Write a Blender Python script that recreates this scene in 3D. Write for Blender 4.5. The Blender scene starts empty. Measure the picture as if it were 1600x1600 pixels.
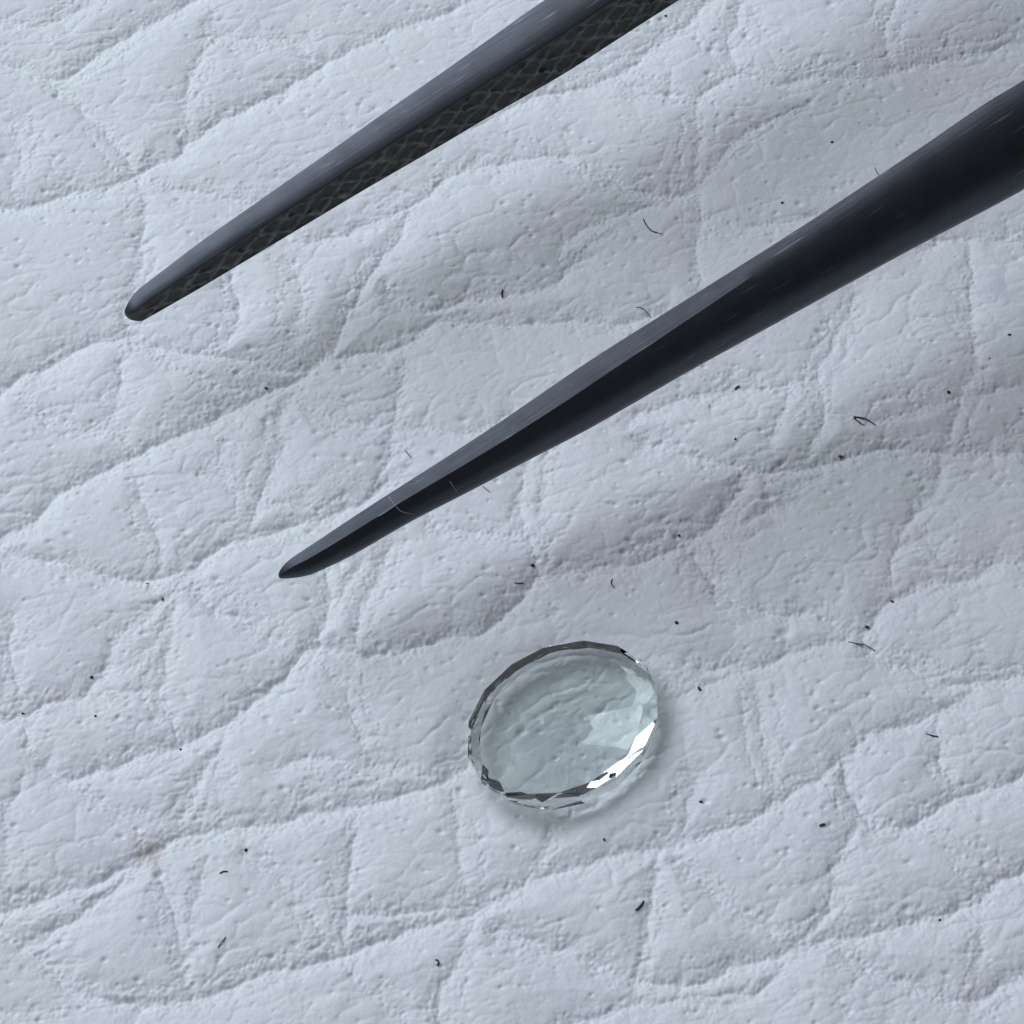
import bpy, bmesh, math, random
import numpy as np
from mathutils import Vector, Matrix

# ------------------------------------------------------------------ camera
MM = 0.001
EL = math.radians(58)          # camera elevation above the leather
DIST = 0.135                   # camera to leather, metres
FRAME = 0.044                  # width of the frame at the leather, metres
scene = bpy.context.scene
col = scene.collection
CAM = np.array([0.0, -DIST * math.cos(EL), DIST * math.sin(EL)])
FWD = -CAM / DIST
RIGHT = np.array([1.0, 0, 0])
UP = np.array([0.0, math.sin(EL), math.cos(EL)])
cd = bpy.data.cameras.new('camera')
cam = bpy.data.objects.new('camera', cd); col.objects.link(cam)
cam.location = CAM.tolist(); cam.rotation_euler = (math.pi / 2 - EL, 0, 0)
cd.sensor_width = 36; cd.lens = 36 * DIST / FRAME
cd.clip_start = 0.002; cd.clip_end = 20
scene.camera = cam

# ------------------------------------------------------------------ light
w = bpy.data.worlds.new('World'); scene.world = w; w.use_nodes = True
bg = w.node_tree.nodes['Background']
bg.inputs[0].default_value = (0.84, 0.90, 1.0, 1); bg.inputs[1].default_value = 0.06

def area(name, loc, target, sx, sy, energy, colour):
    l = bpy.data.lights.new(name, 'AREA'); l.shape = 'RECTANGLE'; l.size = sx; l.size_y = sy
    l.energy = energy; l.color = colour
    o = bpy.data.objects.new(name, l); col.objects.link(o); o.location = loc
    o.rotation_euler = (Vector(target) - Vector(loc)).to_track_quat('-Z', 'Y').to_euler()
    return o
LAZ, LEL, LDI = 0.95, 0.84, 0.42
area('window_light', (-LDI * math.sin(LAZ) * math.cos(LEL), LDI * math.cos(LAZ) * math.cos(LEL), LDI * math.sin(LEL)), (0.0, 0.0, 0.0), 0.42, 0.385, 2.10, (0.822, 0.90, 1.0))

scene.view_settings.view_transform = 'Standard'
scene.view_settings.look = 'None'
scene.view_settings.exposure = 0.0
scene.view_settings.gamma = 1.0
scene.cycles.use_denoising = True
scene.cycles.max_bounces = 14
scene.cycles.diffuse_bounces = 4
scene.cycles.transmission_bounces = 14
scene.cycles.glossy_bounces = 8
scene.cycles.caustics_refractive = True
scene.cycles.caustics_reflective = True
scene.cycles.blur_glossy = 0.3
scene.cycles.sample_clamp_indirect = 8

# ------------------------------------------------------------------ helpers
def ray(u, v):
    return FWD * DIST + RIGHT * (u - 800) / 1600 * FRAME + UP * (800 - v) / 1600 * FRAME
def at(u, v, z=0.0):
    r = ray(u, v); t = (z - CAM[2]) / r[2]
    return CAM + r * t
def proj(p):
    d = np.asarray(p) - CAM; k = DIST / (d @ FWD)
    return np.array([800 + (d @ RIGHT) * k / FRAME * 1600, 800 - (d @ UP) * k / FRAME * 1600])

def tag(o, label=None, cat=None, group=None, kind=None):
    if label: o['label'] = label
    if cat: o['category'] = cat
    if group: o['group'] = group
    if kind: o['kind'] = kind
    return o
def mesh_obj(name, verts, faces, mat, parent=None, smooth=False):
    me = bpy.data.meshes.new(name); me.from_pydata([tuple(v) for v in verts], [], faces); me.update()
    if smooth: me.shade_smooth()
    me.materials.append(mat)
    o = bpy.data.objects.new(name, me); col.objects.link(o)
    if parent: o.parent = parent
    return o

def new_mat(name):
    m = bpy.data.materials.new(name); m.use_nodes = True
    nt = m.node_tree; b = nt.nodes['Principled BSDF']
    return m, nt, b
def N(nt, kind, **kw):
    n = nt.nodes.new(kind)
    for k, v in kw.items():
        if hasattr(n, k): setattr(n, k, v)
    return n

# --- numpy noise
def _hash(ix, iy, seed):
    h = (ix.astype(np.int64) * 374761393 + iy.astype(np.int64) * 668265263 + seed * 982451653) & 0xFFFFFFFF
    h = ((h ^ (h >> 13)) * 1274126177) & 0xFFFFFFFF
    h = h ^ (h >> 16)
    return h
def perlin(x, y, seed=0):
    xi = np.floor(x); yi = np.floor(y); xf = x - xi; yf = y - yi
    u = xf * xf * xf * (xf * (xf * 6 - 15) + 10); v = yf * yf * yf * (yf * (yf * 6 - 15) + 10)
    def g(ox, oy):
        a = (_hash(xi + ox, yi + oy, seed) & 0xFFFF).astype(np.float32) * (2 * math.pi / 65536)
        return np.cos(a) * (xf - ox) + np.sin(a) * (yf - oy)
    a = g(0, 0); b = g(1, 0); c = g(0, 1); d = g(1, 1)
    return (a + (b - a) * u) * (1 - v) + (c + (d - c) * u) * v
def fbm(x, y, seed, octs, gain=0.5):
    s = 0; a = 1.0
    for k in range(octs):
        s = s + a * perlin(x, y, seed + 17 * k); x = x * 2.03 + 5.1; y = y * 2.03 + 1.7; a *= gain
    return s
def worley(x, y, seed):
    xi = np.floor(x); yi = np.floor(y)
    f1 = np.full(x.shape, 9.0, np.float32); f2 = f1.copy()
    for ox in (-1, 0, 1):
        for oy in (-1, 0, 1):
            h = _hash(xi + ox, yi + oy, seed)
            px = xi + ox + (h & 0xFFF) / 4096.0; py = yi + oy + ((h >> 12) & 0xFFF) / 4096.0
            d = np.sqrt((x - px) ** 2 + (y - py) ** 2).astype(np.float32)
            f2 = np.minimum(f2, np.maximum(f1, d)); f1 = np.minimum(f1, d)
    return f1, f2

# ------------------------------------------------------------------ leather
# creases as they run across the hide: strength, then photo points laid on the plane of the hide
CREASES = [
 (1.0, [(-80,60),(0,92),(60,112),(100,116),(128,98),(165,72),(215,42),(262,18),(300,-5),(360,-60)]),
 (0.7, [(330,40),(370,57),(450,57),(480,80),(510,92),(560,70),(620,40),(700,15),(760,-20)]),
 (1.0, [(205,270),(235,255),(280,232),(310,205),(350,180),(400,155),(450,130),(510,92)]),
 (0.5, [(295,205),(290,140),(312,90),(330,40)]),
 (0.8, [(60,112),(110,150),(150,190),(190,230),(210,265)]),
 (0.9, [(-60,330),(0,320),(50,318),(110,295),(160,292),(205,270)]),
 (0.7, [(210,268),(270,290),(330,300),(390,312),(450,300),(520,290)]),
 (0.6, [(225,330),(222,370),(218,415),(210,445),(198,480),(205,530)]),
 (0.4, [(210,265),(225,300),(225,330)]),
 (1.0, [(-60,640),(0,610),(31,583),(78,569),(110,543),(150,530),(205,520)]),
 (0.8, [(205,530),(270,545),(330,548),(400,562),(460,575),(505,555)]),
 (0.6, [(390,312),(440,360),(470,380),(560,355),(600,338)]),
 (0.6, [(600,338),(647,316),(672,300),(700,272),(750,255)]),
 (0.6, [(360,395),(362,430),(372,480),(362,515),(330,548)]),
 (0.7, [(640,330),(625,370),(600,400),(570,440),(545,490),(525,530),(515,555)]),
 (1.0, [(-60,880),(0,840),(28,825),(56,809),(72,785),(87,765),(120,752),(150,737),(187,719),(220,705),(250,688),(312,660),(344,644),(380,630),(410,609),(440,598),(480,578),(505,555)]),
 (0.7, [(0,600),(60,640),(109,664),(140,669),(169,664),(200,690),(220,705)]),
 (0.55,[(190,530),(190,565),(188,600),(180,635),(170,660)]),
 (0.5, [(250,560),(300,580),(350,600),(410,609)]),
 (1.0, [(-60,840),(0,850),(31,866),(78,875),(125,884),(162,894),(219,902),(250,897),(290,887),(312,872),(344,850),(390,834),(437,825),(480,810),(520,800),(570,775),(610,750)]),
 (0.5, [(205,720),(222,775),(238,820),(250,860),(250,895)]),
 (0.7, [(470,590),(445,630),(435,660),(438,700),(420,745),(406,775),(395,800),(390,834)]),
 (0.5, [(319,731),(350,753),(390,781),(406,790)]),
 (0.5, [(406,780),(453,787),(500,781),(560,770)]),
 (0.6, [(165,1040),(178,1005),(190,985),(225,952),(260,930),(290,890)]),
 (0.45,[(194,1047),(219,1019),(250,990),(268,953)]),
 (0.75,[(290,890),(320,930),(350,955),(400,978),(440,1000),(475,1018)]),
 (0.5, [(20,960),(15,1010),(25,1060),(35,1115)]),
 (0.9, [(-60,1140),(0,1122),(35,1115),(65,1097),(100,1088),(130,1085),(150,1062),(165,1040)]),
 (1.0, [(70,1190),(100,1215),(145,1200),(185,1195),(225,1175),(270,1165),(320,1140),(360,1125),(380,1105),(410,1085),(440,1060),(460,1035),(475,1015),(500,1005),(550,1015),(600,1017),(650,1010),(700,992),(750,982),(780,965),(800,945),(845,895)]),
 (0.6, [(270,945),(262,1010),(250,1080),(268,1120),(280,1160)]),
 (0.5, [(150,1085),(190,1075),(240,1078)]),
 (0.6, [(35,1115),(45,1160),(70,1190)]),
 (0.7, [(505,870),(510,900),(515,930),(510,965),(490,1005)]),
 (0.6, [(610,850),(590,900),(565,945),(555,980),(550,1015)]),
 (0.45,[(565,880),(545,905),(525,945)]),
 (0.5, [(475,1018),(520,1050),(540,1080),(560,1145),(580,1185)]),
 (0.8, [(585,1190),(630,1195),(665,1205),(700,1210),(730,1190)]),
 (0.5, [(430,1200),(480,1180),(530,1188),(565,1205),(590,1215)]),
 (0.5, [(455,1265),(480,1240),(530,1228),(590,1225)]),
 (1.0, [(215,1345),(230,1335),(250,1320),(280,1305),(310,1295),(360,1290),(410,1287),(450,1277),(480,1265),(525,1260),(590,1245),(640,1235),(700,1210)]),
 (1.0, [(-60,1440),(0,1420),(40,1410),(90,1390),(130,1380),(165,1365),(215,1347)]),
 (0.9, [(-40,1430),(0,1450),(30,1472),(60,1470),(90,1447),(125,1425),(160,1400),(215,1350)]),
 (0.4, [(40,1215),(20,1250),(10,1310),(10,1375),(20,1415)]),
 (0.7, [(100,1215),(150,1245),(180,1268),(215,1290),(222,1320),(215,1345)]),
 (0.6, [(360,1125),(340,1170),(310,1210),(295,1255),(275,1290),(250,1320)]),
 (0.4, [(345,1180),(325,1240),(310,1295)]),
 (1.0, [(35,1475),(60,1495),(90,1520),(115,1545),(160,1555),(210,1565),(260,1565),(310,1558),(360,1540),(420,1515),(475,1505),(515,1495),(545,1483),(600,1465),(650,1445),(720,1430),(745,1415),(765,1408)]),
 (0.6, [(250,1330),(252,1375),(270,1435),(285,1485),(290,1545)]),
 (0.4, [(325,1340),(313,1375),(300,1425),(288,1480)]),
 (0.6, [(385,1330),(430,1365),(480,1415),(500,1450),(530,1485)]),
 (0.65,[(565,1250),(555,1280),(550,1340),(540,1390),(540,1445),(535,1485)]),
 (0.75,[(545,1425),(600,1427),(645,1420),(690,1415),(725,1410),(765,1408),(800,1390),(830,1370),(865,1360),(910,1350),(965,1330),(1010,1325),(1065,1310),(1125,1292),(1160,1285),(1200,1265),(1220,1250),(1240,1235),(1280,1210),(1320,1180),(1350,1150),(1390,1140),(1435,1125),(1465,1110),(1510,1085),(1540,1060)]),
 (0.45,[(700,1210),(715,1285),(720,1350),(735,1410)]),
 (0.4, [(-40,1575),(0,1578),(100,1577),(160,1555)]),
 (0.5, [(530,1490),(555,1525),(580,1550),(625,1580),(650,1620)]),
 (0.6, [(745,1415),(720,1490),(695,1540),(685,1590),(690,1640)]),
 (0.8, [(845,895),(900,890),(950,882),(1000,875),(1045,857),(1067,841),(1100,830),(1130,800),(1155,760),(1165,730)]),
 (0.45,[(1110,832),(1150,814),(1206,795),(1240,780)]),
 (0.9, [(1010,690),(1040,695),(1075,708),(1120,718),(1161,727),(1206,731),(1244,731),(1275,722),(1319,712),(1375,697),(1440,700),(1500,705),(1600,700),(1660,690)]),
 (0.9, [(1070,850),(1112,900),(1146,937),(1187,949),(1217,956),(1277,956),(1311,975),(1337,986),(1356,982),(1375,952),(1397,930),(1420,926),(1450,911),(1472,904),(1525,896),(1562,872),(1600,874),(1660,850)]),
 (0.5, [(1440,830),(1472,874),(1510,885),(1551,877)]),
 (0.5, [(1475,705),(1461,761),(1442,787),(1420,817),(1395,870),(1394,926)]),
 (0.4, [(1110,835),(1125,870),(1140,935)]),
 (0.75,[(1340,990),(1290,1003),(1240,1015),(1210,1032),(1180,1040),(1150,1036),(1094,1040)]),
 (0.6, [(1180,1040),(1154,1048),(1124,1057),(1094,1073),(1060,1084),(1035,1085)]),
 (0.9, [(1345,990),(1370,1020),(1395,1035),(1440,1047),(1485,1068),(1520,1065),(1550,1060),(1600,1050),(1660,1040)]),
 (0.55,[(930,1250),(900,1265),(865,1295),(845,1340),(830,1370)]),
 (0.45,[(1085,1215),(1076,1250),(1068,1300)]),
 (0.45,[(1180,1060),(1190,1125),(1200,1190),(1225,1240)]),
 (0.6, [(1465,1110),(1466,1150),(1472,1190),(1490,1228)]),
 (0.9, [(1320,1190),(1330,1235),(1350,1272),(1380,1290),(1420,1290),(1445,1270),(1470,1260),(1500,1243),(1540,1230),(1580,1220),(1600,1210),(1660,1190)]),
 (0.4, [(1445,1275),(1460,1305),(1490,1330),(1525,1340),(1600,1350)]),
 (0.6, [(1345,1280),(1320,1325),(1300,1390),(1290,1430),(1250,1470),(1230,1487)]),
 (0.6, [(1060,1340),(1110,1390),(1160,1430),(1200,1450),(1228,1485)]),
 (0.95,[(780,1450),(850,1473),(900,1485),(950,1508),(1010,1530),(1060,1535),(1100,1533),(1150,1507),(1190,1495),(1230,1487),(1300,1462),(1360,1458),(1400,1445),(1450,1430),(1490,1420),(1535,1400),(1570,1370),(1640,1345)]),
 (0.5, [(745,1415),(780,1450)]),
 (0.6, [(1030,1330),(1020,1400),(1010,1455),(995,1515)]),
 (0.7, [(840,1640),(900,1597),(950,1580),(1010,1567),(1080,1555),(1140,1550),(1180,1548),(1210,1525),(1235,1490)]),
 (0.85,[(1300,1470),(1360,1512),(1420,1535),(1470,1550),(1515,1565),(1560,1540),(1600,1520),(1660,1500)]),
 (0.4, [(1535,1405),(1535,1450),(1530,1500),(1515,1565)]),
 (0.6, [(780,170),(850,145),(900,137),(965,115),(1000,90),(1040,60),(1100,10),(1130,-40)]),
 (0.45,[(965,120),(1010,140),(1050,142),(1090,150)]),
 (0.6, [(1090,150),(1150,112),(1200,125),(1230,130),(1280,115),(1350,120),(1400,105),(1500,85),(1600,60),(1660,40)]),
 (0.7, [(750,255),(800,250),(860,240),(925,258),(970,283),(1005,297),(1060,300),(1085,295)]),
 (0.35,[(1085,295),(1092,230),(1090,180),(1090,150)]),
 (0.4, [(1090,290),(1120,250),(1150,222),(1200,190),(1260,170)]),
 (0.5, [(1085,295),(1095,330),(1090,370),(1090,420),(1095,460)]),
 (0.45,[(1095,330),(1150,350),(1225,347),(1290,330)]),
 (0.5, [(880,420),(881,378),(944,340),(990,328),(1060,300)]),
 (0.7, [(600,440),(625,466),(678,481),(709,470),(756,462),(819,453),(869,441),(885,420),(912,403)]),
 (0.9, [(505,555),(560,550),(600,543),(645,528),(668,507),(700,496),(760,500),(800,503),(875,496),(940,500),(990,498),(1040,480)]),
 (0.6, [(635,535),(630,590),(620,625),(615,665),(607,715),(575,770)]),
 (0.6, [(440,600),(480,630),(520,650),(565,660),(610,660),(650,662),(700,672),(750,670),(800,640)]),
 (0.5, [(835,700),(820,740),(815,790),(820,830),(835,870),(845,895)]),
 (0.4, [(860,700),(848,750),(845,800)]),
 (0.5, [(667,806),(700,822),(760,830),(820,835)]),
 (0.6, [(980,655),(1010,640),(1060,622),(1110,615),(1160,605),(1230,600)]),
 (0.55,[(1340,460),(1320,500),(1300,540),(1275,590),(1290,640),(1262,715)]),
 (0.4, [(1275,590),(1240,600),(1225,640),(1200,690)]),
 (0.7, [(1440,390),(1470,376),(1525,370),(1600,374),(1660,380)]),
 (0.45,[(1515,375),(1520,430),(1515,480),(1525,560),(1500,620),(1480,700)]),
 (0.4, [(1300,640),(1360,660),(1420,640),(1500,620),(1600,600)]),
 (0.5, [(0,30),(60,40),(110,20),(170,-20)]),
 (0.5, [(1150,110),(1140,60),(1160,0),(1150,-50)]),
 (0.4, [(1400,105),(1380,50),(1400,0),(1390,-50)]),
 (0.4, [(-40,180),(20,190),(30,240),(20,290),(30,320)]),
 (0.4, [(450,400),(470,440),(465,500),(460,575)]),
 (0.35,[(380,660),(350,690),(340,720),(310,735)]),
]
def axis(lo, hi, n, ext, m):
    mid = np.linspace(lo, hi, n); st = mid[1] - mid[0]
    r = 1.0
    for _ in range(60):       # growth ratio so that m steps cover ext
        s = st * sum(r ** k for k in range(1, m + 1))
        r *= (ext / s) ** (1.0 / m)
    e = np.cumsum([st * r ** k for k in range(1, m + 1)])
    return np.concatenate([(lo - e)[::-1], mid, hi + e])
gx = axis(-25.5, 25.5, 980, 34, 66)             # millimetres
gy = axis(-25.0, 33.0, 1010, 34, 66)
X, Y = np.meshgrid(gx.astype(np.float32), gy.astype(np.float32))
# winding of the fine relief
wx = X + 0.20 * fbm(X * 1.0, Y * 1.0, 3, 4, 0.55); wy = Y + 0.20 * fbm(X * 1.0, Y * 1.0, 31, 4, 0.55)
broad = np.zeros_like(X); medium = np.zeros_like(X); narrow = np.zeros_like(X); DN = np.full_like(X, 9.0)
rng = random.Random(4)
def add_crease(st, P):
    # Catmull-Rom rounding of the traced line
    Q = []
    for i in range(len(P) - 1):
        p0 = P[max(i - 1, 0)]; p1 = P[i]; p2 = P[i + 1]; p3 = P[min(i + 2, len(P) - 1)]
        for t in (0, 0.5):
            Q.append(0.5 * ((2 * p1) + (p2 - p0) * t + (2 * p0 - 5 * p1 + 4 * p2 - p3) * t * t + (3 * p1 - p0 - 3 * p2 + p3) * t ** 3))
    Q.append(P[-1])
    R = 5.5
    for a, b in zip(Q[:-1], Q[1:]):
        i0 = np.searchsorted(gx, min(a[0], b[0]) - R); i1 = np.searchsorted(gx, max(a[0], b[0]) + R)
        j0 = np.searchsorted(gy, min(a[1], b[1]) - R); j1 = np.searchsorted(gy, max(a[1], b[1]) + R)
        if i1 <= i0 or j1 <= j0: continue
        sl = (slice(j0, j1), slice(i0, i1))
        d = b - a; L2 = d @ d + 1e-9
        x = wx[sl] - a[0]; y = wy[sl] - a[1]
        t = np.clip((x * d[0] + y * d[1]) / L2, 0, 1)
        r = np.sqrt((x - t * d[0]) ** 2 + (y - t * d[1]) ** 2)
        rs = np.sqrt(r * r + 0.2) - 0.447; rn = np.sqrt(r * r + 0.0036) - 0.06
        np.maximum(broad[sl], st ** 0.7 * np.exp(-rs / 1.7) * (1 - np.clip(r / R, 0, 1)), out=broad[sl])
        np.maximum(narrow[sl], st * np.exp(-rn / 0.17), out=narrow[sl])
        np.maximum(medium[sl], st * np.exp(-rn / 0.55), out=medium[sl])
        np.minimum(DN[sl], r / max(st, 0.3), out=DN[sl])
for st, pts in CREASES:
    P = [at(u, v)[:2] * 1000 for u, v in pts]
    add_crease(st, P)
    for _ in range(1 if st > 0.6 else 2):           # finer wrinkles keep each crease company for part of its run
        a = rng.randrange(0, max(1, len(P) - 2)); b_ = rng.randint(a + 2, len(P)) if len(P) - a > 2 else len(P)
        Q = P[a:b_]
        if len(Q) < 2: continue
        o = rng.choice((-1, 1)) * rng.uniform(0.4, 0.95); d = Q[-1] - Q[0]; nn = np.array([-d[1], d[0]]) / (np.linalg.norm(d) + 1e-6)
        add_crease(st * rng.uniform(0.35, 0.6), [q + nn * o * (0.4 + 0.6 * math.sin(math.pi * (k + 0.5) / len(Q))) for k, q in enumerate(Q)])
# further out, beyond the traced part, the hide goes on with the same kind of cells
f1, f2 = worley((X * 0.92 + 0.3 * Y) / 6.2 + 0.15 * perlin(X / 3, Y / 3, 7), (Y - 0.35 * X) / 4.6 + 0.15 * perlin(X / 3, Y / 3, 8), 11)
edge = (f2 - f1) * 4.0
cl = np.maximum.reduce([np.abs(X) - 24.5, Y - 30.5, -Y - 24.0]); far = np.clip(cl / 2.0, 0, 1)
medium = np.maximum(medium, far * 0.9 * np.exp(-edge / 0.55)); broad = np.maximum(broad, far * 0.9 * np.exp(-edge / 1.15)); narrow = np.maximum(narrow, far * 0.9 * np.exp(-edge / 0.24))
DN = np.where(far > 0, np.minimum(DN, edge / np.maximum(far, 0.05)), DN)
near = np.exp(-DN / 0.55)
brk = np.clip(0.75 + 1.3 * perlin(X / 1.3, Y / 1.3, 77), 0.15, 1.3)      # creases come and go along their run
H = 0.08 - 0.27 * broad - 0.11 * medium - 0.085 * narrow * brk
H += 0.07 * fbm(X / 5.5, Y / 5.5, 40, 2)                                  # the sheet itself undulates
# secondary folds: slanting short wrinkles inside the cells
c, s_ = math.cos(math.radians(20)), math.sin(math.radians(20))
U = wx * c + wy * s_; V = -wx * s_ + wy * c
for k, (su, sv, amp) in enumerate(((3.4, 1.5, 0.06), (1.7, 0.75, 0.036))):
    n = perlin(U / su, V / sv, 90 + k) + 0.4 * perlin(U / su * 2.1, V / sv * 2.1, 95 + k)
    mask = np.clip(0.45 + 1.6 * perlin(X / 4, Y / 4, 60 + k), 0, 1.2)
    H -= amp * np.exp(-np.abs(n) / 0.085) * mask
g1, g2 = worley(U / 2.6, V / 1.7, 21)
H -= 0.055 * np.exp(-(g2 - g1) * 2.0 / 0.22) * np.clip(0.4 + 1.8 * perlin(X / 3.1, Y / 3.1, 64), 0, 1)
# crumbled grain in the creases
q1, q2 = worley(wx / 0.27, wy / 0.23, 23)
H += near * 0.08 * (q2 - q1 - 0.3)
q1, q2 = worley(wx / 0.9, wy / 0.75, 29)
H += near * 0.045 * (q2 - q1 - 0.3)
H += (0.014 + 0.026 * near) * fbm(X / 0.5, Y / 0.42, 50, 3, 0.6)
H += 0.007 * perlin(X / 0.13, Y / 0.13, 55)
# pores
nr = np.random.RandomState(8)
n_p = 10000
px = nr.uniform(-30, 30, n_p); py = nr.uniform(-30, 37, n_p)
pr = nr.gamma(4, 0.0105, n_p) + 0.026; pd = pr * nr.uniform(0.3, 1.15, n_p)
dens = perlin(px / 2.2, py / 2.2, 101)
ok = dens > nr.uniform(-0.75, 0.45, n_p)
for x0, y0, r0, d0 in zip(px[ok], py[ok], pr[ok], pd[ok]):
    R = r0 * 2.6
    i0, i1 = np.searchsorted(gx, [x0 - R * 1.6, x0 + R * 1.6]); j0, j1 = np.searchsorted(gy, [y0 - R, y0 + R])
    if i1 - i0 < 2 or j1 - j0 < 2: continue
    rr = ((X[j0:j1, i0:i1] - x0) / 1.35) ** 2 + (Y[j0:j1, i0:i1] - y0) ** 2
    H[j0:j1, i0:i1] -= d0 * np.exp(-rr / (r0 * r0))
def hz(x, y):           # height of the hide in metres at metres
    i = int(np.clip(np.searchsorted(gx, x * 1000), 1, len(gx) - 1)); j = int(np.clip(np.searchsorted(gy, y * 1000), 1, len(gy) - 1))
    return float(H[j, i]) * MM
# ---- the stone's cut and where it lies: the soft hide gives a little under it
OUT = [(727,1146),(740,1110),(755,1082),(775,1057),(810,1032),(852,1015),(890,1004),(922,1002),(955,1007),(980,1017),(1002,1035),(1020,1057),(1029,1085),(1030,1115),(1022,1150),(1002,1182),(975,1207),(930,1235),(892,1252),(850,1260),(817,1257),(790,1250),(765,1232),(745,1210),(729,1182)]
zg = 1.05 * MM
pts = np.array([at(u, v, zg)[:2] for u, v in OUT])
def poly_moments(p):
    x, y = p[:, 0], p[:, 1]; x1, y1 = np.roll(x, -1), np.roll(y, -1); cr = x * y1 - x1 * y; A = cr.sum() / 2
    c = np.array([((x + x1) * cr).sum(), ((y + y1) * cr).sum()]) / (6 * A); q = p - c
    x, y = q[:, 0], q[:, 1]; x1, y1 = np.roll(x, -1), np.roll(y, -1); cr = x * y1 - x1 * y
    xx = ((x * x + x * x1 + x1 * x1) * cr).sum() / 12; yy = ((y * y + y * y1 + y1 * y1) * cr).sum() / 12
    xy = ((x * y1 + 2 * x * y + 2 * x1 * y1 + x1 * y) * cr).sum() / 24
    return c, np.array([[xx, xy], [xy, yy]]) / A
gc, gcov = poly_moments(pts)
ev, evec = np.linalg.eigh(gcov)
ga, gb = 2 * math.sqrt(ev[1]), 2 * math.sqrt(ev[0]); gdir = evec[:, 1]; gang = math.atan2(gdir[1], gdir[0])
print('gem axes mm', ga * 2000, gb * 2000, math.degrees(gang))
CUT = dict(tox=0.08, toy=0.058, pox=-0.0196, poy=0.063, CR=0.44, GT=0.33, PV=0.335, bw=0.060, bd=0.53, tk=0.848, mk=0.6395, mz=0.6381, lk=0.2492, seed=14)
def cut_stone(p):
    """hand-cut oval: table, crown, girdle, steep lower bevel and shallow pavilion, none of it quite regular"""
    NG = 16; rs = np.random.RandomState(p['seed']); u = lambda a: rs.uniform(-a, a)
    def ring(n, k, z, ph=0., jr=0., jz=0., dx=0., dy=0.):
        o = []
        for i in range(n):
            a = 2 * math.pi * (i + ph) / n; kk = k * (1 + u(jr))
            o.append((ga * kk * math.cos(a) + dx * ga, gb * kk * math.sin(a) + dy * ga, z + u(jz) * MM))
        return o
    CR, GT, PV, BD = p['CR'] * MM, p['GT'] * MM, p['PV'] * MM, p['bd'] * MM
    tab = ring(16, p['tk'], GT / 2 + CR, .5, .012, 0, p['tox'], p['toy'])
    gu = ring(NG, 1, GT / 2, 0, .006, .03); gl = ring(NG, 1, -GT / 2, 0, .006, .03)
    bev = ring(NG, 1 - p['bw'], -GT / 2 - BD, 0, .012, .035, p['pox'], p['poy'])
    mid = ring(8, p['mk'], -GT / 2 - BD - PV * p['mz'], .5, .05, .03, p['pox'], p['poy'])
    low = ring(8, p['lk'], -GT / 2 - BD - PV, 0, .1, .01, p['pox'], p['poy'])
    V = tab + gu + gl + bev + mid + low
    g = lambda j: 16 + j % NG; h = lambda j: 32 + j % NG; b = lambda j: 48 + j % NG; m = lambda j: 64 + j % 8; l = lambda j: 72 + j % 8
    P = {'table_facet': [tuple(range(16))], 'crown': [], 'girdle': [], 'pavilion': []}
    for i in range(16):
        P['crown'] += [(i, g(i), g(i + 1)), (i, g(i + 1), (i + 1) % 16)]
        P['girdle'] += [(g(i), h(i), h(i + 1)), (g(i), h(i + 1), g(i + 1))]
        P['pavilion'] += [(h(i), b(i), b(i + 1)), (h(i), b(i + 1), h(i + 1))]
    for i in range(8):
        P['pavilion'] += [(b(2 * i), m(i), b(2 * i + 1)), (b(2 * i + 1), m(i), b(2 * i + 2)), (b(2 * i + 2), m(i), m(i + 1)), (m(i), l(i), l(i + 1)), (m(i), l(i + 1), m(i + 1))]
    P['pavilion'] += [(l(0), l(i), l(i + 1)) for i in range(1, 7)]
    return V, P
gemV, gemP = cut_stone(CUT)
TA, TILT = 6.28, 0.006
R = Matrix.Rotation(TILT, 3, Vector((math.cos(TA), math.sin(TA), 0))) @ Matrix.Rotation(gang, 3, 'Z')
SINK = 0.32 * MM
allv = [R @ Vector(v) for v in gemV[32:]]
need = max(hz(gc[0] + v.x, gc[1] + v.y) - v.z for v in allv) - SINK
k = (need - zg) / (CAM[2] - zg)                    # slide along the view ray so that the outline stays where it was seen
gpos = np.array([gc[0] + (CAM[0] - gc[0]) * k, gc[1] + (CAM[1] - gc[1]) * k, need])
print('gem centre height mm', need * 1000)
Ri = np.array(R).T
lx = X * MM - gpos[0]; ly = Y * MM - gpos[1]
qx = Ri[0, 0] * lx + Ri[0, 1] * ly; qy = Ri[1, 0] * lx + Ri[1, 1] * ly
dent = np.clip((1.45 - np.sqrt((qx / ga) ** 2 + (qy / gb) ** 2)) / 0.5, 0, 1)
H = H - (SINK / MM) * dent * dent * (3 - 2 * dent)
def on(u, v):           # the point of the hide seen at a photo point
    p = at(u, v, 0.0)
    for _ in range(6): p = at(u, v, hz(p[0], p[1]))
    return p

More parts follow.
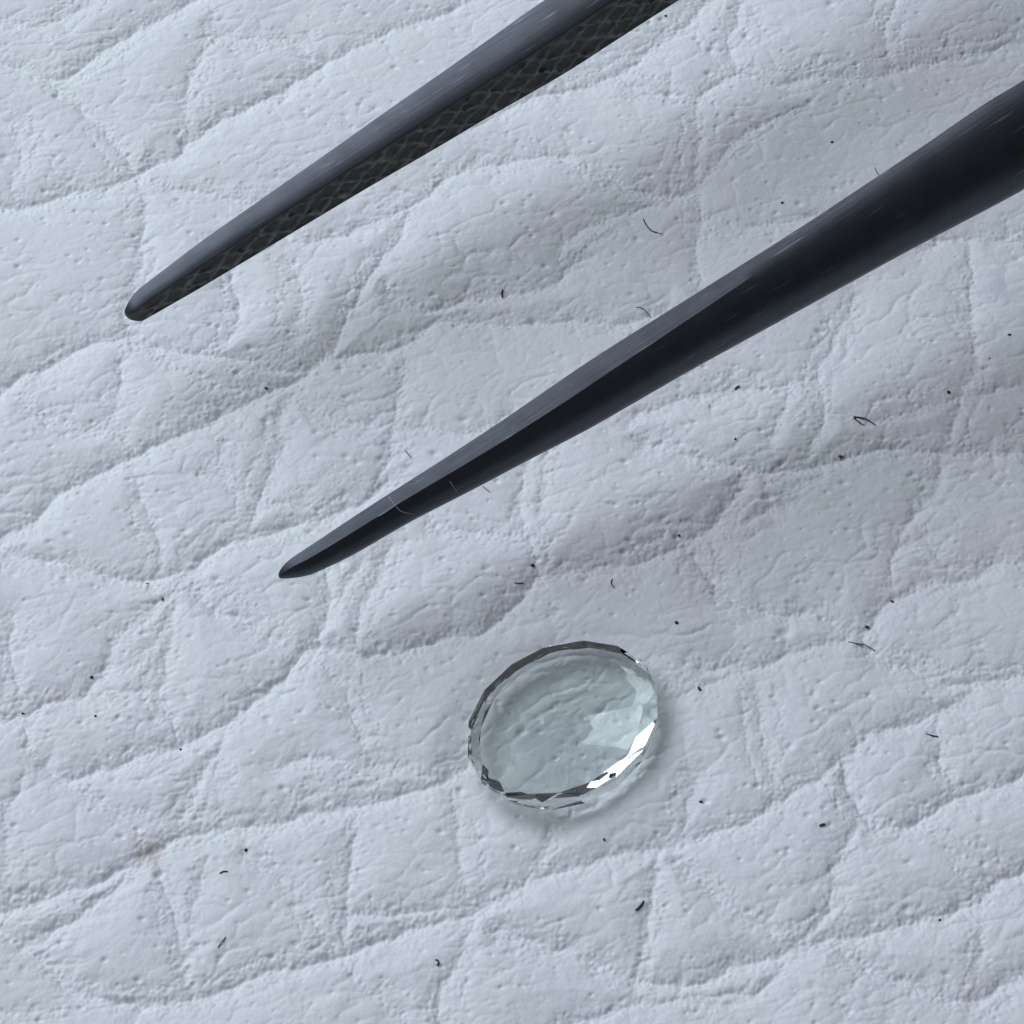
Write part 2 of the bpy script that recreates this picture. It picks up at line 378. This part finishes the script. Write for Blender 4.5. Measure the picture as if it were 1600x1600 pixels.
leather, nt, b = new_mat('white_leather')
tc = N(nt, 'ShaderNodeTexCoord'); 
def noise(scale, detail=4, rough=0.6):
    n = N(nt, 'ShaderNodeTexNoise'); n.inputs['Scale'].default_value = scale; n.inputs['Detail'].default_value = detail
    n.inputs['Roughness'].default_value = rough; nt.links.new(tc.outputs['Object'], n.inputs['Vector']); return n
def ramp(inp, a, b_, ca, cb):
    r = N(nt, 'ShaderNodeValToRGB'); r.color_ramp.elements[0].position = a; r.color_ramp.elements[1].position = b_
    r.color_ramp.elements[0].color = (*ca, 1); r.color_ramp.elements[1].color = (*cb, 1); nt.links.new(inp, r.inputs[0]); return r
def mix(fac, a, b_, mode='MIX'):
    m = N(nt, 'ShaderNodeMix'); m.data_type = 'RGBA'; m.blend_type = mode
    if isinstance(fac, float): m.inputs[0].default_value = fac
    else: nt.links.new(fac, m.inputs[0])
    for k, x in ((6, a), (7, b_)):
        if isinstance(x, tuple): m.inputs[k].default_value = (*x, 1)
        else: nt.links.new(x, m.inputs[k])
    return m.outputs[2]
base = ramp(noise(170, 3).outputs[0], 0.35, 0.65, (0.76, 0.785, 0.80), (0.775, 0.775, 0.82)).outputs[0]
base = mix(ramp(noise(2600, 3, 0.7).outputs[0], 0.60, 0.74, (0, 0, 0), (0.16, 0.16, 0.16)).outputs[0], base, (0.55, 0.57, 0.60))
def stain(base, u, v, rad, amount, colour, sc):
    p = at(u, v)
    sub = N(nt, 'ShaderNodeVectorMath'); sub.operation = 'SUBTRACT'; nt.links.new(tc.outputs['Object'], sub.inputs[0]); sub.inputs[1].default_value = p.tolist()
    wob = noise(sc, 4, 0.65)
    off = N(nt, 'ShaderNodeVectorMath'); off.operation = 'MULTIPLY_ADD'; nt.links.new(wob.outputs['Color'], off.inputs[0])
    off.inputs[1].default_value = (rad * 1.6,) * 3; nt.links.new(sub.outputs[0], off.inputs[2])
    off2 = N(nt, 'ShaderNodeVectorMath'); off2.operation = 'SUBTRACT'; nt.links.new(off.outputs[0], off2.inputs[0]); off2.inputs[1].default_value = (rad * 0.8,) * 3
    ln = N(nt, 'ShaderNodeVectorMath'); ln.operation = 'LENGTH'; nt.links.new(off2.outputs[0], ln.inputs[0])
    mr = N(nt, 'ShaderNodeMapRange'); nt.links.new(ln.outputs['Value'], mr.inputs[0])
    mr.inputs[1].default_value = rad; mr.inputs[2].default_value = rad * 0.1; mr.inputs[3].default_value = 0; mr.inputs[4].default_value = amount
    return mix(mr.outputs[0], base, colour)
base = stain(base, 232, 1325, 1.0 * MM, 0.75, (0.50, 0.42, 0.38), 1500)
base = stain(base, 597, 690, 0.45 * MM, 0.7, (0.42, 0.47, 0.50), 2200)
base = stain(base, 930, 850, 2.2 * MM, 0.35, (0.74, 0.66, 0.74), 500)
base = stain(base, 90, 1085, 1.8 * MM, 0.35, (0.72, 0.66, 0.73), 500)
base = stain(base, 1562, 450, 1.1 * MM, 0.5, (0.45, 0.49, 0.53), 1500)
base = stain(base, 1515, 1530, 2.2 * MM, 0.3, (0.70, 0.65, 0.73), 500)
base = stain(base, 1105, 1000, 1.1 * MM, 0.35, (0.52, 0.55, 0.58), 1700)
nt.links.new(base, b.inputs['Base Color'])
b.inputs['Roughness'].default_value = 0.62; b.inputs['Specular IOR Level'].default_value = 0.22
b.inputs['Sheen Weight'].default_value = 0.12; b.inputs['Sheen Roughness'].default_value = 0.5
bp = N(nt, 'ShaderNodeBump'); bp.inputs['Strength'].default_value = 0.35; bp.inputs['Distance'].default_value = 0.00004
nt.links.new(noise(9000, 3, 0.6).outputs[0], bp.inputs['Height']); nt.links.new(bp.outputs[0], b.inputs['Normal'])

ny, nx = X.shape
me = bpy.data.meshes.new('leather')
co = np.stack([X, Y, H], -1).reshape(-1, 3).astype(np.float32) * MM
idx = np.arange(nx * ny, dtype=np.int32).reshape(ny, nx)
quads = np.stack([idx[:-1, :-1], idx[:-1, 1:], idx[1:, 1:], idx[1:, :-1]], -1).reshape(-1, 4)
me.vertices.add(len(co)); me.vertices.foreach_set('co', co.ravel())
me.loops.add(quads.size); me.loops.foreach_set('vertex_index', quads.ravel())
me.polygons.add(len(quads)); me.polygons.foreach_set('loop_start', np.arange(0, quads.size, 4, dtype=np.int32))
me.polygons.foreach_set('use_smooth', np.ones(len(quads), bool))
me.update(calc_edges=True); me.materials.append(leather)
lo = bpy.data.objects.new('leather', me); col.objects.link(lo)
tag(lo, 'white pebbled leather with deep wrinkled creases and tiny pores under everything', None, None, 'structure')

# ------------------------------------------------------------------ tweezers
def steel(name, tint, rough, along, bumpy, ridge_light_col=None):
    m, nt, b = new_mat(name)
    b.inputs['Metallic'].default_value = 0.80
    uv = N(nt, 'ShaderNodeUVMap'); mp = N(nt, 'ShaderNodeMapping'); nt.links.new(uv.outputs[0], mp.inputs[0]); mp.inputs['Scale'].default_value = along
    n = N(nt, 'ShaderNodeTexNoise'); n.inputs['Scale'].default_value = 1.0; n.inputs['Detail'].default_value = 5; n.inputs['Roughness'].default_value = 0.65
    nt.links.new(mp.outputs[0], n.inputs['Vector'])
    n2 = N(nt, 'ShaderNodeTexNoise'); n2.inputs['Scale'].default_value = 900; n2.inputs['Detail'].default_value = 5
    tc = N(nt, 'ShaderNodeTexCoord'); nt.links.new(tc.outputs['Object'], n2.inputs['Vector'])
    r = N(nt, 'ShaderNodeValToRGB'); nt.links.new(n2.outputs[0], r.inputs[0])
    r.color_ramp.elements[0].position = 0.3; r.color_ramp.elements[1].position = 0.7
    r.color_ramp.elements[0].color = (*[c * 0.86 for c in tint], 1); r.color_ramp.elements[1].color = (*[c * 1.1 for c in tint], 1)
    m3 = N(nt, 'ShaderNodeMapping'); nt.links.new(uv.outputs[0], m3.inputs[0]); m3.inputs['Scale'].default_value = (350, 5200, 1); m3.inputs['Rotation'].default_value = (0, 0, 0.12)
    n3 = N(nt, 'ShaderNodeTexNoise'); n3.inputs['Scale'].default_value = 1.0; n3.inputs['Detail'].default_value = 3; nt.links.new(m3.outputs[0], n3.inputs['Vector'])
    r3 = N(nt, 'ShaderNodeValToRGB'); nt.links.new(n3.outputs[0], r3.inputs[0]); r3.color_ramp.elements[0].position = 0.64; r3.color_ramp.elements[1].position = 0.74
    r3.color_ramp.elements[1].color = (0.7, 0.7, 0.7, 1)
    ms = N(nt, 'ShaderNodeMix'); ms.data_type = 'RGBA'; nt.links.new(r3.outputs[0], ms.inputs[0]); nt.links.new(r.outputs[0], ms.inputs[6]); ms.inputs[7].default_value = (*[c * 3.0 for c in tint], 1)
    if ridge_light_col:                                               # light caught by the raised grip net, painted into its colour
        at_ = N(nt, 'ShaderNodeAttribute'); at_.attribute_name = 'ridge_light'
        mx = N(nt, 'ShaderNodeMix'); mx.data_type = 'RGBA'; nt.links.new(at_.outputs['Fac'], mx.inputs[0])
        nt.links.new(r.outputs[0], mx.inputs[6]); mx.inputs[7].default_value = (*ridge_light_col, 1); nt.links.new(mx.outputs[2], b.inputs['Base Color'])
    else: nt.links.new(ms.outputs[2], b.inputs['Base Color'])
    mr = N(nt, 'ShaderNodeMapRange'); nt.links.new(n.outputs[0], mr.inputs[0]); mr.inputs[3].default_value = rough - 0.1; mr.inputs[4].default_value = rough + 0.14
    nt.links.new(mr.outputs[0], b.inputs['Roughness'])
    bp = N(nt, 'ShaderNodeBump'); bp.inputs['Strength'].default_value = bumpy; bp.inputs['Distance'].default_value = 0.00003
    nt.links.new(n.outputs[0], bp.inputs['Height']); nt.links.new(bp.outputs[0], b.inputs['Normal'])
    return m
steel_top = steel('satin_steel', (0.072, 0.078, 0.092), 0.42, (260, 9000, 1), 0.3)
steel_grip = steel('grip_steel', (0.045, 0.044, 0.041), 0.45, (2500, 2500, 1), 0.6, (0.17, 0.165, 0.155))  # last colour: painted light on the raised net

def interp(tab, x): 
    t = np.array(tab, float); return np.interp(x, t[:, 0], t[:, 1])
UPPER = dict(top=[(193,481),(212,455),(310,380),(407,312),(505,244),(602,175),(700,107),(850,0)],
             bot=[(203,505),(222,502),(310,452),(440,374),(570,296),(700,221),(756,187),(881,116),(975,59),(1084,0)])
LOWER = dict(top=[(432,892),(454,873),(498,844),(551,808),(607,772),(686,722),(779,661),(857,607),(920,564),(1009,508),(1119,439),(1241,362),(1372,275),(1438,231),(1512,179),(1600,122)],
             bot=[(439,906),(482,900),(545,872),(639,816),(732,769),(826,719),(920,671),(1075,581),(1250,485),(1425,389),(1600,297)])

def prong_stations(edge, tip_px, dir_px, z_tip, rise, length, tipw):
    """rings of centre, side vector, up vector and silhouette widths, from the tip to the joint"""
    d = np.array(dir_px, float); d /= np.linalg.norm(d); nrm = np.array([-d[1], d[0]])      # nrm points down the picture
    if nrm[1] < 0: nrm = -nrm
    def prof(e):
        q = [((p - np.array(tip_px)) @ d, (p - np.array(tip_px)) @ nrm) for p in map(np.array, e)]
        return sorted(q)
    T = prof(edge['top']); B = prof(edge['bot'])
    smax = min(T[-1][0], B[-1][0])
    out = []
    A0 = at(tip_px[0], tip_px[1], z_tip)
    far_px = np.array(tip_px) + d * 600
    # axis: straight line through the tip, rising at the given slope
    p1 = at(far_px[0], far_px[1], z_tip)
    for _ in range(8):
        L = np.linalg.norm((p1 - A0)[:2]); p1 = at(far_px[0], far_px[1], z_tip + rise * L)
    ax = (p1 - A0) / np.linalg.norm(p1 - A0)
    return A0, ax, d, nrm, T, B, smax

def px_rate(P, v):
    e = 1e-5; return (proj(P + v * e) - proj(P)) / e

def build_prong(edge, tip_px, dir_px, z_tip, rise, shape_fn, grip_edges, root, inner_sign, zfun=None):
    A0, ax, d, nrm, T, B, smax = prong_stations(edge, tip_px, dir_px, z_tip, rise, 0, 0)
    side = np.cross(ax, [0, 0, 1.0]); side /= np.linalg.norm(side)
    if (px_rate(A0, side) @ nrm) < 0: side = -side
    upv = np.cross(side, ax); upv /= np.linalg.norm(upv)
    if upv[2] < 0: upv = -upv
    svals = np.concatenate([[0.0, 0.06, 0.15, 0.3, 0.5, 0.8, 1.2, 1.7], np.arange(2.3, 95, 0.55)]) * MM
    rings = []
    Tm = np.array(T); Bm = np.array(B)
    lastT = np.polyfit(Tm[-4:, 0], Tm[-4:, 1], 1); lastB = np.polyfit(Bm[-4:, 0], Bm[-4:, 1], 1)
    prev = None
    for s in svals:
        P = A0 + ax * s
        q = (proj(P) - np.array(tip_px)) @ d
        if q <= smax:
            t = np.interp(q, Tm[:, 0], Tm[:, 1]); b_ = np.interp(q, Bm[:, 0], Bm[:, 1])
            kscale = None
        sh = shape_fn(s)                                   # closed section, (a, z) pairs, unit size
        ra = px_rate(P, side) @ nrm; rz = px_rate(P, upv) @ nrm
        if q <= smax:
            f = [a * ra + z * rz for a, z in sh]
            k = (b_ - t) / (max(f) - min(f)); off = (t - min(f) * k - (proj(P) - np.array(tip_px)) @ nrm) / ra
            prev = (s, k, off)
            hist = rings[-8:] 
        else:                                              # beyond the frame: go on with the taper, then close on the joint
            if 'k0' not in locals():
                k0, o0, s0 = prev[1], prev[2], prev[0]
            g = min((s - s0) / 0.03, 1.0); g = g * g * (3 - 2 * g)
            k = k0 * (1 + 0.35 * g); off = o0
        rings.append((P, k, off, sh))
    # smooth size and offset
    ks = np.array([r[1] for r in rings]); of = np.array([r[2] for r in rings])
    for arr in (ks, of):
        for _ in range(3):
            arr[8:-1] = 0.25 * arr[7:-2] + 0.5 * arr[8:-1] + 0.25 * arr[9:]
    # blunt rounded nose
    bend = np.clip((svals - 0.05) / 0.05, 0, 1) ** 2 * 3.2 * MM * 0
    verts, uvs = [], []
    ns = len(rings[0][3])
    for i, (P, k, off, sh) in enumerate(rings):
        c = P + side * (of[i] )
        nose = min(1.0, math.sqrt(max(0.0, 1 - (1 - min(svals[i] / (0.55 * MM), 1)) ** 2)) * 0.75 + 0.25) if svals[i] < 0.55 * MM else 1.0
        cz = sum(z for a, z in sh) / ns; ca = sum(a for a, z in sh) / ns
        per = 0.0; last = None
        for a, z in sh:
            aa = ca + (a - ca) * nose; zz = cz + (z - cz) * nose
            v = c + side * (aa * ks[i]) + upv * (zz * ks[i])
            if last is not None: per += np.linalg.norm(v - last)
            last = v; verts.append(v); uvs.append((svals[i], per))
    return verts, uvs, svals, ns, ks, of, A0, ax, side, upv, rings

def ring_faces(nr, ns, skip=()):
    f = []
    for i in range(nr - 1):
        for j in range(ns):
            if j in skip: continue
            f.append((i * ns + j, i * ns + (j + 1) % ns, (i + 1) * ns + (j + 1) % ns, (i + 1) * ns + j))
    return f
def finish_prong(name, verts, uvs, faces, mat, parent, label=None, sharp=32):
    o = mesh_obj(name, verts, faces, mat, parent)
    uvl = o.data.uv_layers.new(name='UVMap')
    vi = np.empty(len(o.data.loops), np.int32); o.data.loops.foreach_get('vertex_index', vi)
    uvl.data.foreach_set('uv', np.array(uvs, np.float32)[vi].ravel())
    bm = bmesh.new(); bm.from_mesh(o.data); bmesh.ops.recalc_face_normals(bm, faces=bm.faces); bm.to_mesh(o.data); bm.free()
    o.data.shade_smooth(); o.data.set_sharp_from_angle(angle=math.radians(sharp))
    if label: o['label'] = label
    return o

tw = bpy.data.objects.new('tweezers', None); col.objects.link(tw); tw.empty_display_size = 0.005
tag(tw, 'dark steel gem tweezers held open above the leather beside the stone', 'tweezers')

# upper prong: side face up, flat knurled inner face turned to the other prong
def shape_upper(s):
    g = min(s / 0.02, 1)
    # (a, z): a runs toward the other prong
    return [(0.50, 0.61), (0.45, 0.645), (0.10, 0.70), (-0.26, 0.75), (-0.40, 0.74), (-0.48, 0.62), (-0.58, 0.05), (-0.54, -0.3), (-0.40, -0.58), (-0.10, -0.74), (0.30, -0.78), (0.50, -0.74)]
up = build_prong(UPPER, (198, 495), (760, -500), 4.5 * MM, 0.16, shape_upper, None, tw, 1)
verts, uvs, sv, ns, ks, of, A0u, axu, sideu, upu, rings = up
faces = ring_faces(len(sv), ns, skip=(ns - 1,))
faces.append(tuple(range(ns))[::-1]); faces.append(tuple((len(sv) - 1) * ns + j for j in range(ns)))
# the edges of the inner face are closed by the grip, set into it
prong1 = finish_prong('prong', verts, uvs, faces, steel_top, tw, 'prong showing its crosshatched inner face')
V = np.array(verts).reshape(len(sv), ns, 3)
gn, gm = 1800, 40
ss = np.linspace(sv[0], sv[-1], gn)
topE = np.stack([np.interp(ss, sv, V[:, 0, k]) for k in range(3)], -1); botE = np.stack([np.interp(ss, sv, V[:, ns - 1, k]) for k in range(3)], -1)
tt = np.linspace(0, 1, gm)
G = topE[:, None, :] * (1 - tt[None, :, None]) + botE[:, None, :] * tt[None, :, None]
hgt = np.linalg.norm(topE - botE, axis=1)
sg = ss[:, None] * 1000 + 0 * tt[None]; tg = hgt[:, None] * 1000 * (tt[None] - 0.5)
wob = 0.30 * perlin(sg * 0.8, tg * 0.8, 5) + 0.16 * perlin(sg * 2.6, tg * 2.6, 6)
def groove(x):
    x = np.abs(x % 1.0 - 0.5) * 2          # 1 at the line
    return np.clip((x - 0.62) / 0.38, 0, 1)
ln1 = groove(sg / 1.5 + tg / 1.15 + wob); ln2 = groove(sg / 1.5 - tg / 1.15 + wob * 1.3 + 0.2)
net = np.maximum(ln1, ln2) * np.clip(0.7 + 1.1 * perlin(sg * 1.5, tg * 1.5, 9), 0.1, 1.15)
edge_fade = np.clip(np.minimum(tt, 1 - tt) / 0.10, 0, 1)[None] * np.clip((ss - 0.4 * MM) / (0.8 * MM), 0, 1)[:, None]
dep = (net * 0.10 - 0.045 + 0.04 * fbm(sg * 3, tg * 3, 14, 3)) * MM * edge_fade
G = G + sideu[None, None] * dep[..., None]
gf = []
gi = np.arange(gn * gm).reshape(gn, gm)
gf = np.stack([gi[:-1, :-1], gi[:-1, 1:], gi[1:, 1:], gi[1:, :-1]], -1).reshape(-1, 4).tolist()
guv = np.stack([np.repeat(ss, gm), np.tile(tt, gn) * 0.002], -1)
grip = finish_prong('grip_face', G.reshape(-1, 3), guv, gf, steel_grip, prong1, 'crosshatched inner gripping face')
wa = grip.data.attributes.new('ridge_light', 'FLOAT', 'POINT'); wa.data.foreach_set('value', np.clip(net * edge_fade, 0, 1).astype(np.float32).ravel())  # mask for the light painted along the net's ridges

# lower prong: narrow side face up, rounded back toward the viewer
def shape_lower(s):
    g = np.clip((s - 0.010) / 0.026, 0, 1); g = g * g * (3 - 2 * g)
    w_ = 0.50 * (1 - g) + 0.10 * g              # width of the flat side face
    pts = [(-0.45, 0.695), (-0.45 + w_ * 0.5, 0.672 + 0.02 * g), (-0.45 + w_, 0.64 + 0.05 * g)]
    x0 = -0.45 + w_
    ctl = [(x0, 0.64 + 0.05 * g), (x0 + 0.22 + 0.23 * g, 0.44 + 0.21 * g), (0.58, 0.22), (0.58 + 0.02 * g, -0.25), (0.30 + 0.1 * g, -0.62), (-0.05, -0.72)]
    n = 15
    for k in range(1, n + 1):                    # Bezier round the back
        t = k / n; p = [np.array(c_) for c_ in ctl]
        while len(p) > 1: p = [p[i] * (1 - t) + p[i + 1] * t for i in range(len(p) - 1)]
        pts.append((float(p[0][0]), float(p[0][1])))
    pts += [(-0.30, -0.72), (-0.45, -0.66)]
    return pts
lw = build_prong(LOWER, (435, 900), (1163, -690), 4.5 * MM, 0.16, shape_lower, None, tw, -1)
verts, uvs, sv, ns, ks, of, A0l, axl, sidel, upl, rings = lw
faces = ring_faces(len(sv), ns)
faces.append(tuple(range(ns))[::-1]); faces.append(tuple((len(sv) - 1) * ns + j for j in range(ns)))
prong2 = finish_prong('prong', verts, uvs, faces, steel_top, tw, 'smooth rounded back of the other prong', 17)
from mathutils.bvhtree import BVHTree
lower_tree = BVHTree.FromPolygons([tuple(v) for v in verts], faces)

# ------------------------------------------------------------------ gemstone
gem_mat, nt, b = new_mat('clear_gem')
b.inputs['Base Color'].default_value = (0.958, 1.0, 0.983, 1); b.inputs['Roughness'].default_value = 0.0
b.inputs['Transmission Weight'].default_value = 1.0; b.inputs['IOR'].default_value = 1.592
gem = bpy.data.objects.new('gemstone', None); col.objects.link(gem); gem.empty_display_size = 0.002
tag(gem, 'clear pale oval faceted gemstone lying on the white leather', 'gemstone')
for part, fs in gemP.items():
    used = sorted({i for f in fs for i in f}); ix = {v: k for k, v in enumerate(used)}
    mesh_obj(part, [gemV[i] for i in used], [tuple(ix[i] for i in f) for f in fs], gem_mat, gem)
for o in gem.children:
    bm = bmesh.new(); bm.from_mesh(o.data)
    for fc in bm.faces:
        fc.normal_update(); c = fc.calc_center_median()
        if fc.normal.dot(c) < 0: fc.normal_flip()
    bm.to_mesh(o.data); bm.free()
gem.rotation_euler = R.to_euler(); gem.location = tuple(gpos)

# ------------------------------------------------------------------ lint and dust on the leather
lint, nt, b = new_mat('dark_lint'); b.inputs['Base Color'].default_value = (0.035, 0.036, 0.038, 1); b.inputs['Roughness'].default_value = 0.8
lint2, nt, b = new_mat('grey_lint'); b.inputs['Base Color'].default_value = (0.16, 0.17, 0.18, 1); b.inputs['Roughness'].default_value = 0.8
dust, nt, b = new_mat('dust'); b.inputs['Base Color'].default_value = (0.03, 0.03, 0.03, 1); b.inputs['Roughness'].default_value = 0.9
def tube(name, pts, r, mat, n=6):
    pts = [np.array(p) for p in pts]
    Q = []
    for i in range(len(pts) - 1):
        p0 = pts[max(i - 1, 0)]; p1 = pts[i]; p2 = pts[i + 1]; p3 = pts[min(i + 2, len(pts) - 1)]
        for t in (0, .25, .5, .75):
            Q.append(0.5 * ((2 * p1) + (p2 - p0) * t + (2 * p0 - 5 * p1 + 4 * p2 - p3) * t * t + (3 * p1 - p0 - 3 * p2 + p3) * t ** 3))
    Q.append(pts[-1])
    vs = []; m = len(Q)
    for i, p in enumerate(Q):
        d = Q[min(i + 1, m - 1)] - Q[max(i - 1, 0)]; d /= np.linalg.norm(d)
        s = np.cross(d, [0, 0, 1.0]); s /= np.linalg.norm(s) + 1e-12; u = np.cross(s, d)
        rr = r * (0.45 + 0.55 * math.sin(math.pi * min(max(i / (m - 1), 0.04), 0.96)) ** 0.5)
        for k in range(n):
            a = 2 * math.pi * k / n; vs.append(p + s * math.cos(a) * rr + u * math.sin(a) * rr)
    fs = ring_faces(m, n) + [tuple(range(n))[::-1], tuple((m - 1) * n + k for k in range(n))]
    return mesh_obj(name, vs, fs, mat, None, True)
FIB = [
 ([(1005,342),(1009,351),(1018,361),(1034,366)], 0.030, 0, 'long curved dark fibre on leather between the two prongs'),
 ([(994,480),(1003,482),(1010,488),(1017,497)], 0.026, 1, 'short bowed fibre touching the upper edge of the smooth prong'),
 ([(1350,665),(1342,660),(1334,652),(1350,654),(1359,659),(1368,665)], 0.030, 0, 'hooked dark fibre folded back on itself on the leather'),
 ([(1367,262),(1369,268),(1374,275)], 0.022, 1, 'tiny fibre poking out behind the thick end of the smooth prong'),
 ([(957,905),(955,912),(960,919)], 0.026, 0, 'short bent fibre on the leather just above the gemstone'),
 ([(1325,1003),(1338,1006),(1352,1010),(1367,1017)], 0.032, 1, 'straight grey fibre lying beside a deep crease junction'),
 ([(1448,1147),(1456,1150),(1466,1151)], 0.030, 0, 'small dark fibre alone on a cell right of the gemstone'),
 ([(1006,1408),(1001,1416),(993,1423)], 0.042, 0, 'thick short dark fibre on the leather below the gemstone'),
 ([(804,911),(811,912),(818,911)], 0.026, 0, 'tiny straight fibre beside the black round speck above gemstone'),
 ([(353,1464),(347,1472),(340,1481)], 0.026, 1, 'slanting grey fibre on a leather cell below the brown stain'),
 ([(343,1365),(349,1362),(356,1362)], 0.030, 0, 'short level fibre on leather nearest the brown stain'),
 ([(633,704),(637,709),(643,716)], 0.024, 1, 'tiny slanting fibre above the smooth prong near a grey smudge'),
 ([(754,760),(759,764),(765,769)], 0.022, 1, 'faint slanting fibre just below the smooth prong'),
 ([(786,453),(784,459),(785,466)], 0.042, 0, 'stubby upright dark fibre between the tweezer prongs'),
 ([(1280,1291),(1285,1289),(1289,1288)], 0.050, 0, 'thick stubby dark fibre beside a crease below the gemstone'),
 ([(1148,609),(1152,605),(1156,604)], 0.042, 0, 'stubby dark fibre below the middle of the smooth prong'),
 ([(1309,713),(1315,713),(1319,716)], 0.030, 0, 'small dark fibre resting in the crease below the hooked fibre'),
 ([(680,1500),(684,1501),(685,1506),(682,1508)], 0.032, 0, 'tiny curled dark fibre far below the gemstone'),
]
for pts, r, k, lab in FIB:
    P = []
    for u, v in pts:
        p = on(u, v); P.append(p + np.array([0, 0, r * 0.9 * MM]))
    # stiff enough not to follow every pore
    z = np.array([p[2] for p in P]); zs = np.maximum(z, np.linspace(z[0], z[-1], len(z)))
    for p, q in zip(P, zs): p[2] = q
    tag(tube('fibre', P, r * MM, (lint, lint2)[k]), lab, 'fibre', 'loose fibres on the leather')
pale, nt, b = new_mat('pale_lint'); b.inputs['Base Color'].default_value = (0.42, 0.44, 0.47, 1); b.inputs['Roughness'].default_value = 0.8
for pts, lab in (([(607,776),(616,788),(627,799),(645,803)], 'long pale hair stuck across the tip of the smooth prong'),
                 ([(592,807),(604,799),(620,788)], 'short pale hair lying along the tip of the smooth prong'),
                 ([(703,752),(708,760),(714,769)], 'tiny pale hair on the dark back of the smooth prong')):
    P = []
    for u, v in pts:
        d = Vector(ray(u, v)).normalized(); h = lower_tree.ray_cast(Vector(CAM), d)[0]
        if h is not None: P.append(np.array(h - d * 0.00001))
    if len(P) > 1: tag(tube('fibre', P, 0.016 * MM, pale), lab, 'fibre', 'pale hairs on the tweezers')
SPK = [(230,913,.11),(832,884,.12),(416,607,.10),(1482,613,.11),(143,1058,.09),(1394,940,.10),(1355,980,.11),(1093,1077,.11),
       (1095,1253,.10),(1314,716,.07),(1061,837,.08),(1468,1438,.09),(384,1328,.09),(944,1312,.07),(1057,973,.10),(1149,686,.07),
       (254,936,.07),(149,1119,.08),(36,1115,.08),(282,1171,.06),(1300,222,.08),(1222,317,.09),(1040,25,.08),
       (1577,523,.08),(1546,560,.06)]
for u, v, r in SPK:
    p = on(u, v); r *= 0.78
    bm = bmesh.new(); bmesh.ops.create_icosphere(bm, subdivisions=2, radius=1.0)
    sx, sy = rng.uniform(0.7, 1.3), rng.uniform(0.6, 1.0); a = rng.uniform(0, 3.1)
    for vv in bm.verts:
        k = 1 + rng.uniform(-0.22, 0.22); x, y, z_ = vv.co.x * sx * k, vv.co.y * sy * k, vv.co.z * 0.6 * k
        vv.co = Vector((x * math.cos(a) - y * math.sin(a), x * math.sin(a) + y * math.cos(a), z_)) * (r * MM)
    me = bpy.data.meshes.new('dust_speck'); bm.to_mesh(me); bm.free(); me.shade_smooth(); me.materials.append(dust)
    o = bpy.data.objects.new('dust_speck', me); col.objects.link(o); o.location = (p[0], p[1], p[2] + r * 0.25 * MM)
    tag(o, 'tiny dark dust speck lying on the white leather', 'dust speck', 'dust specks on the leather')
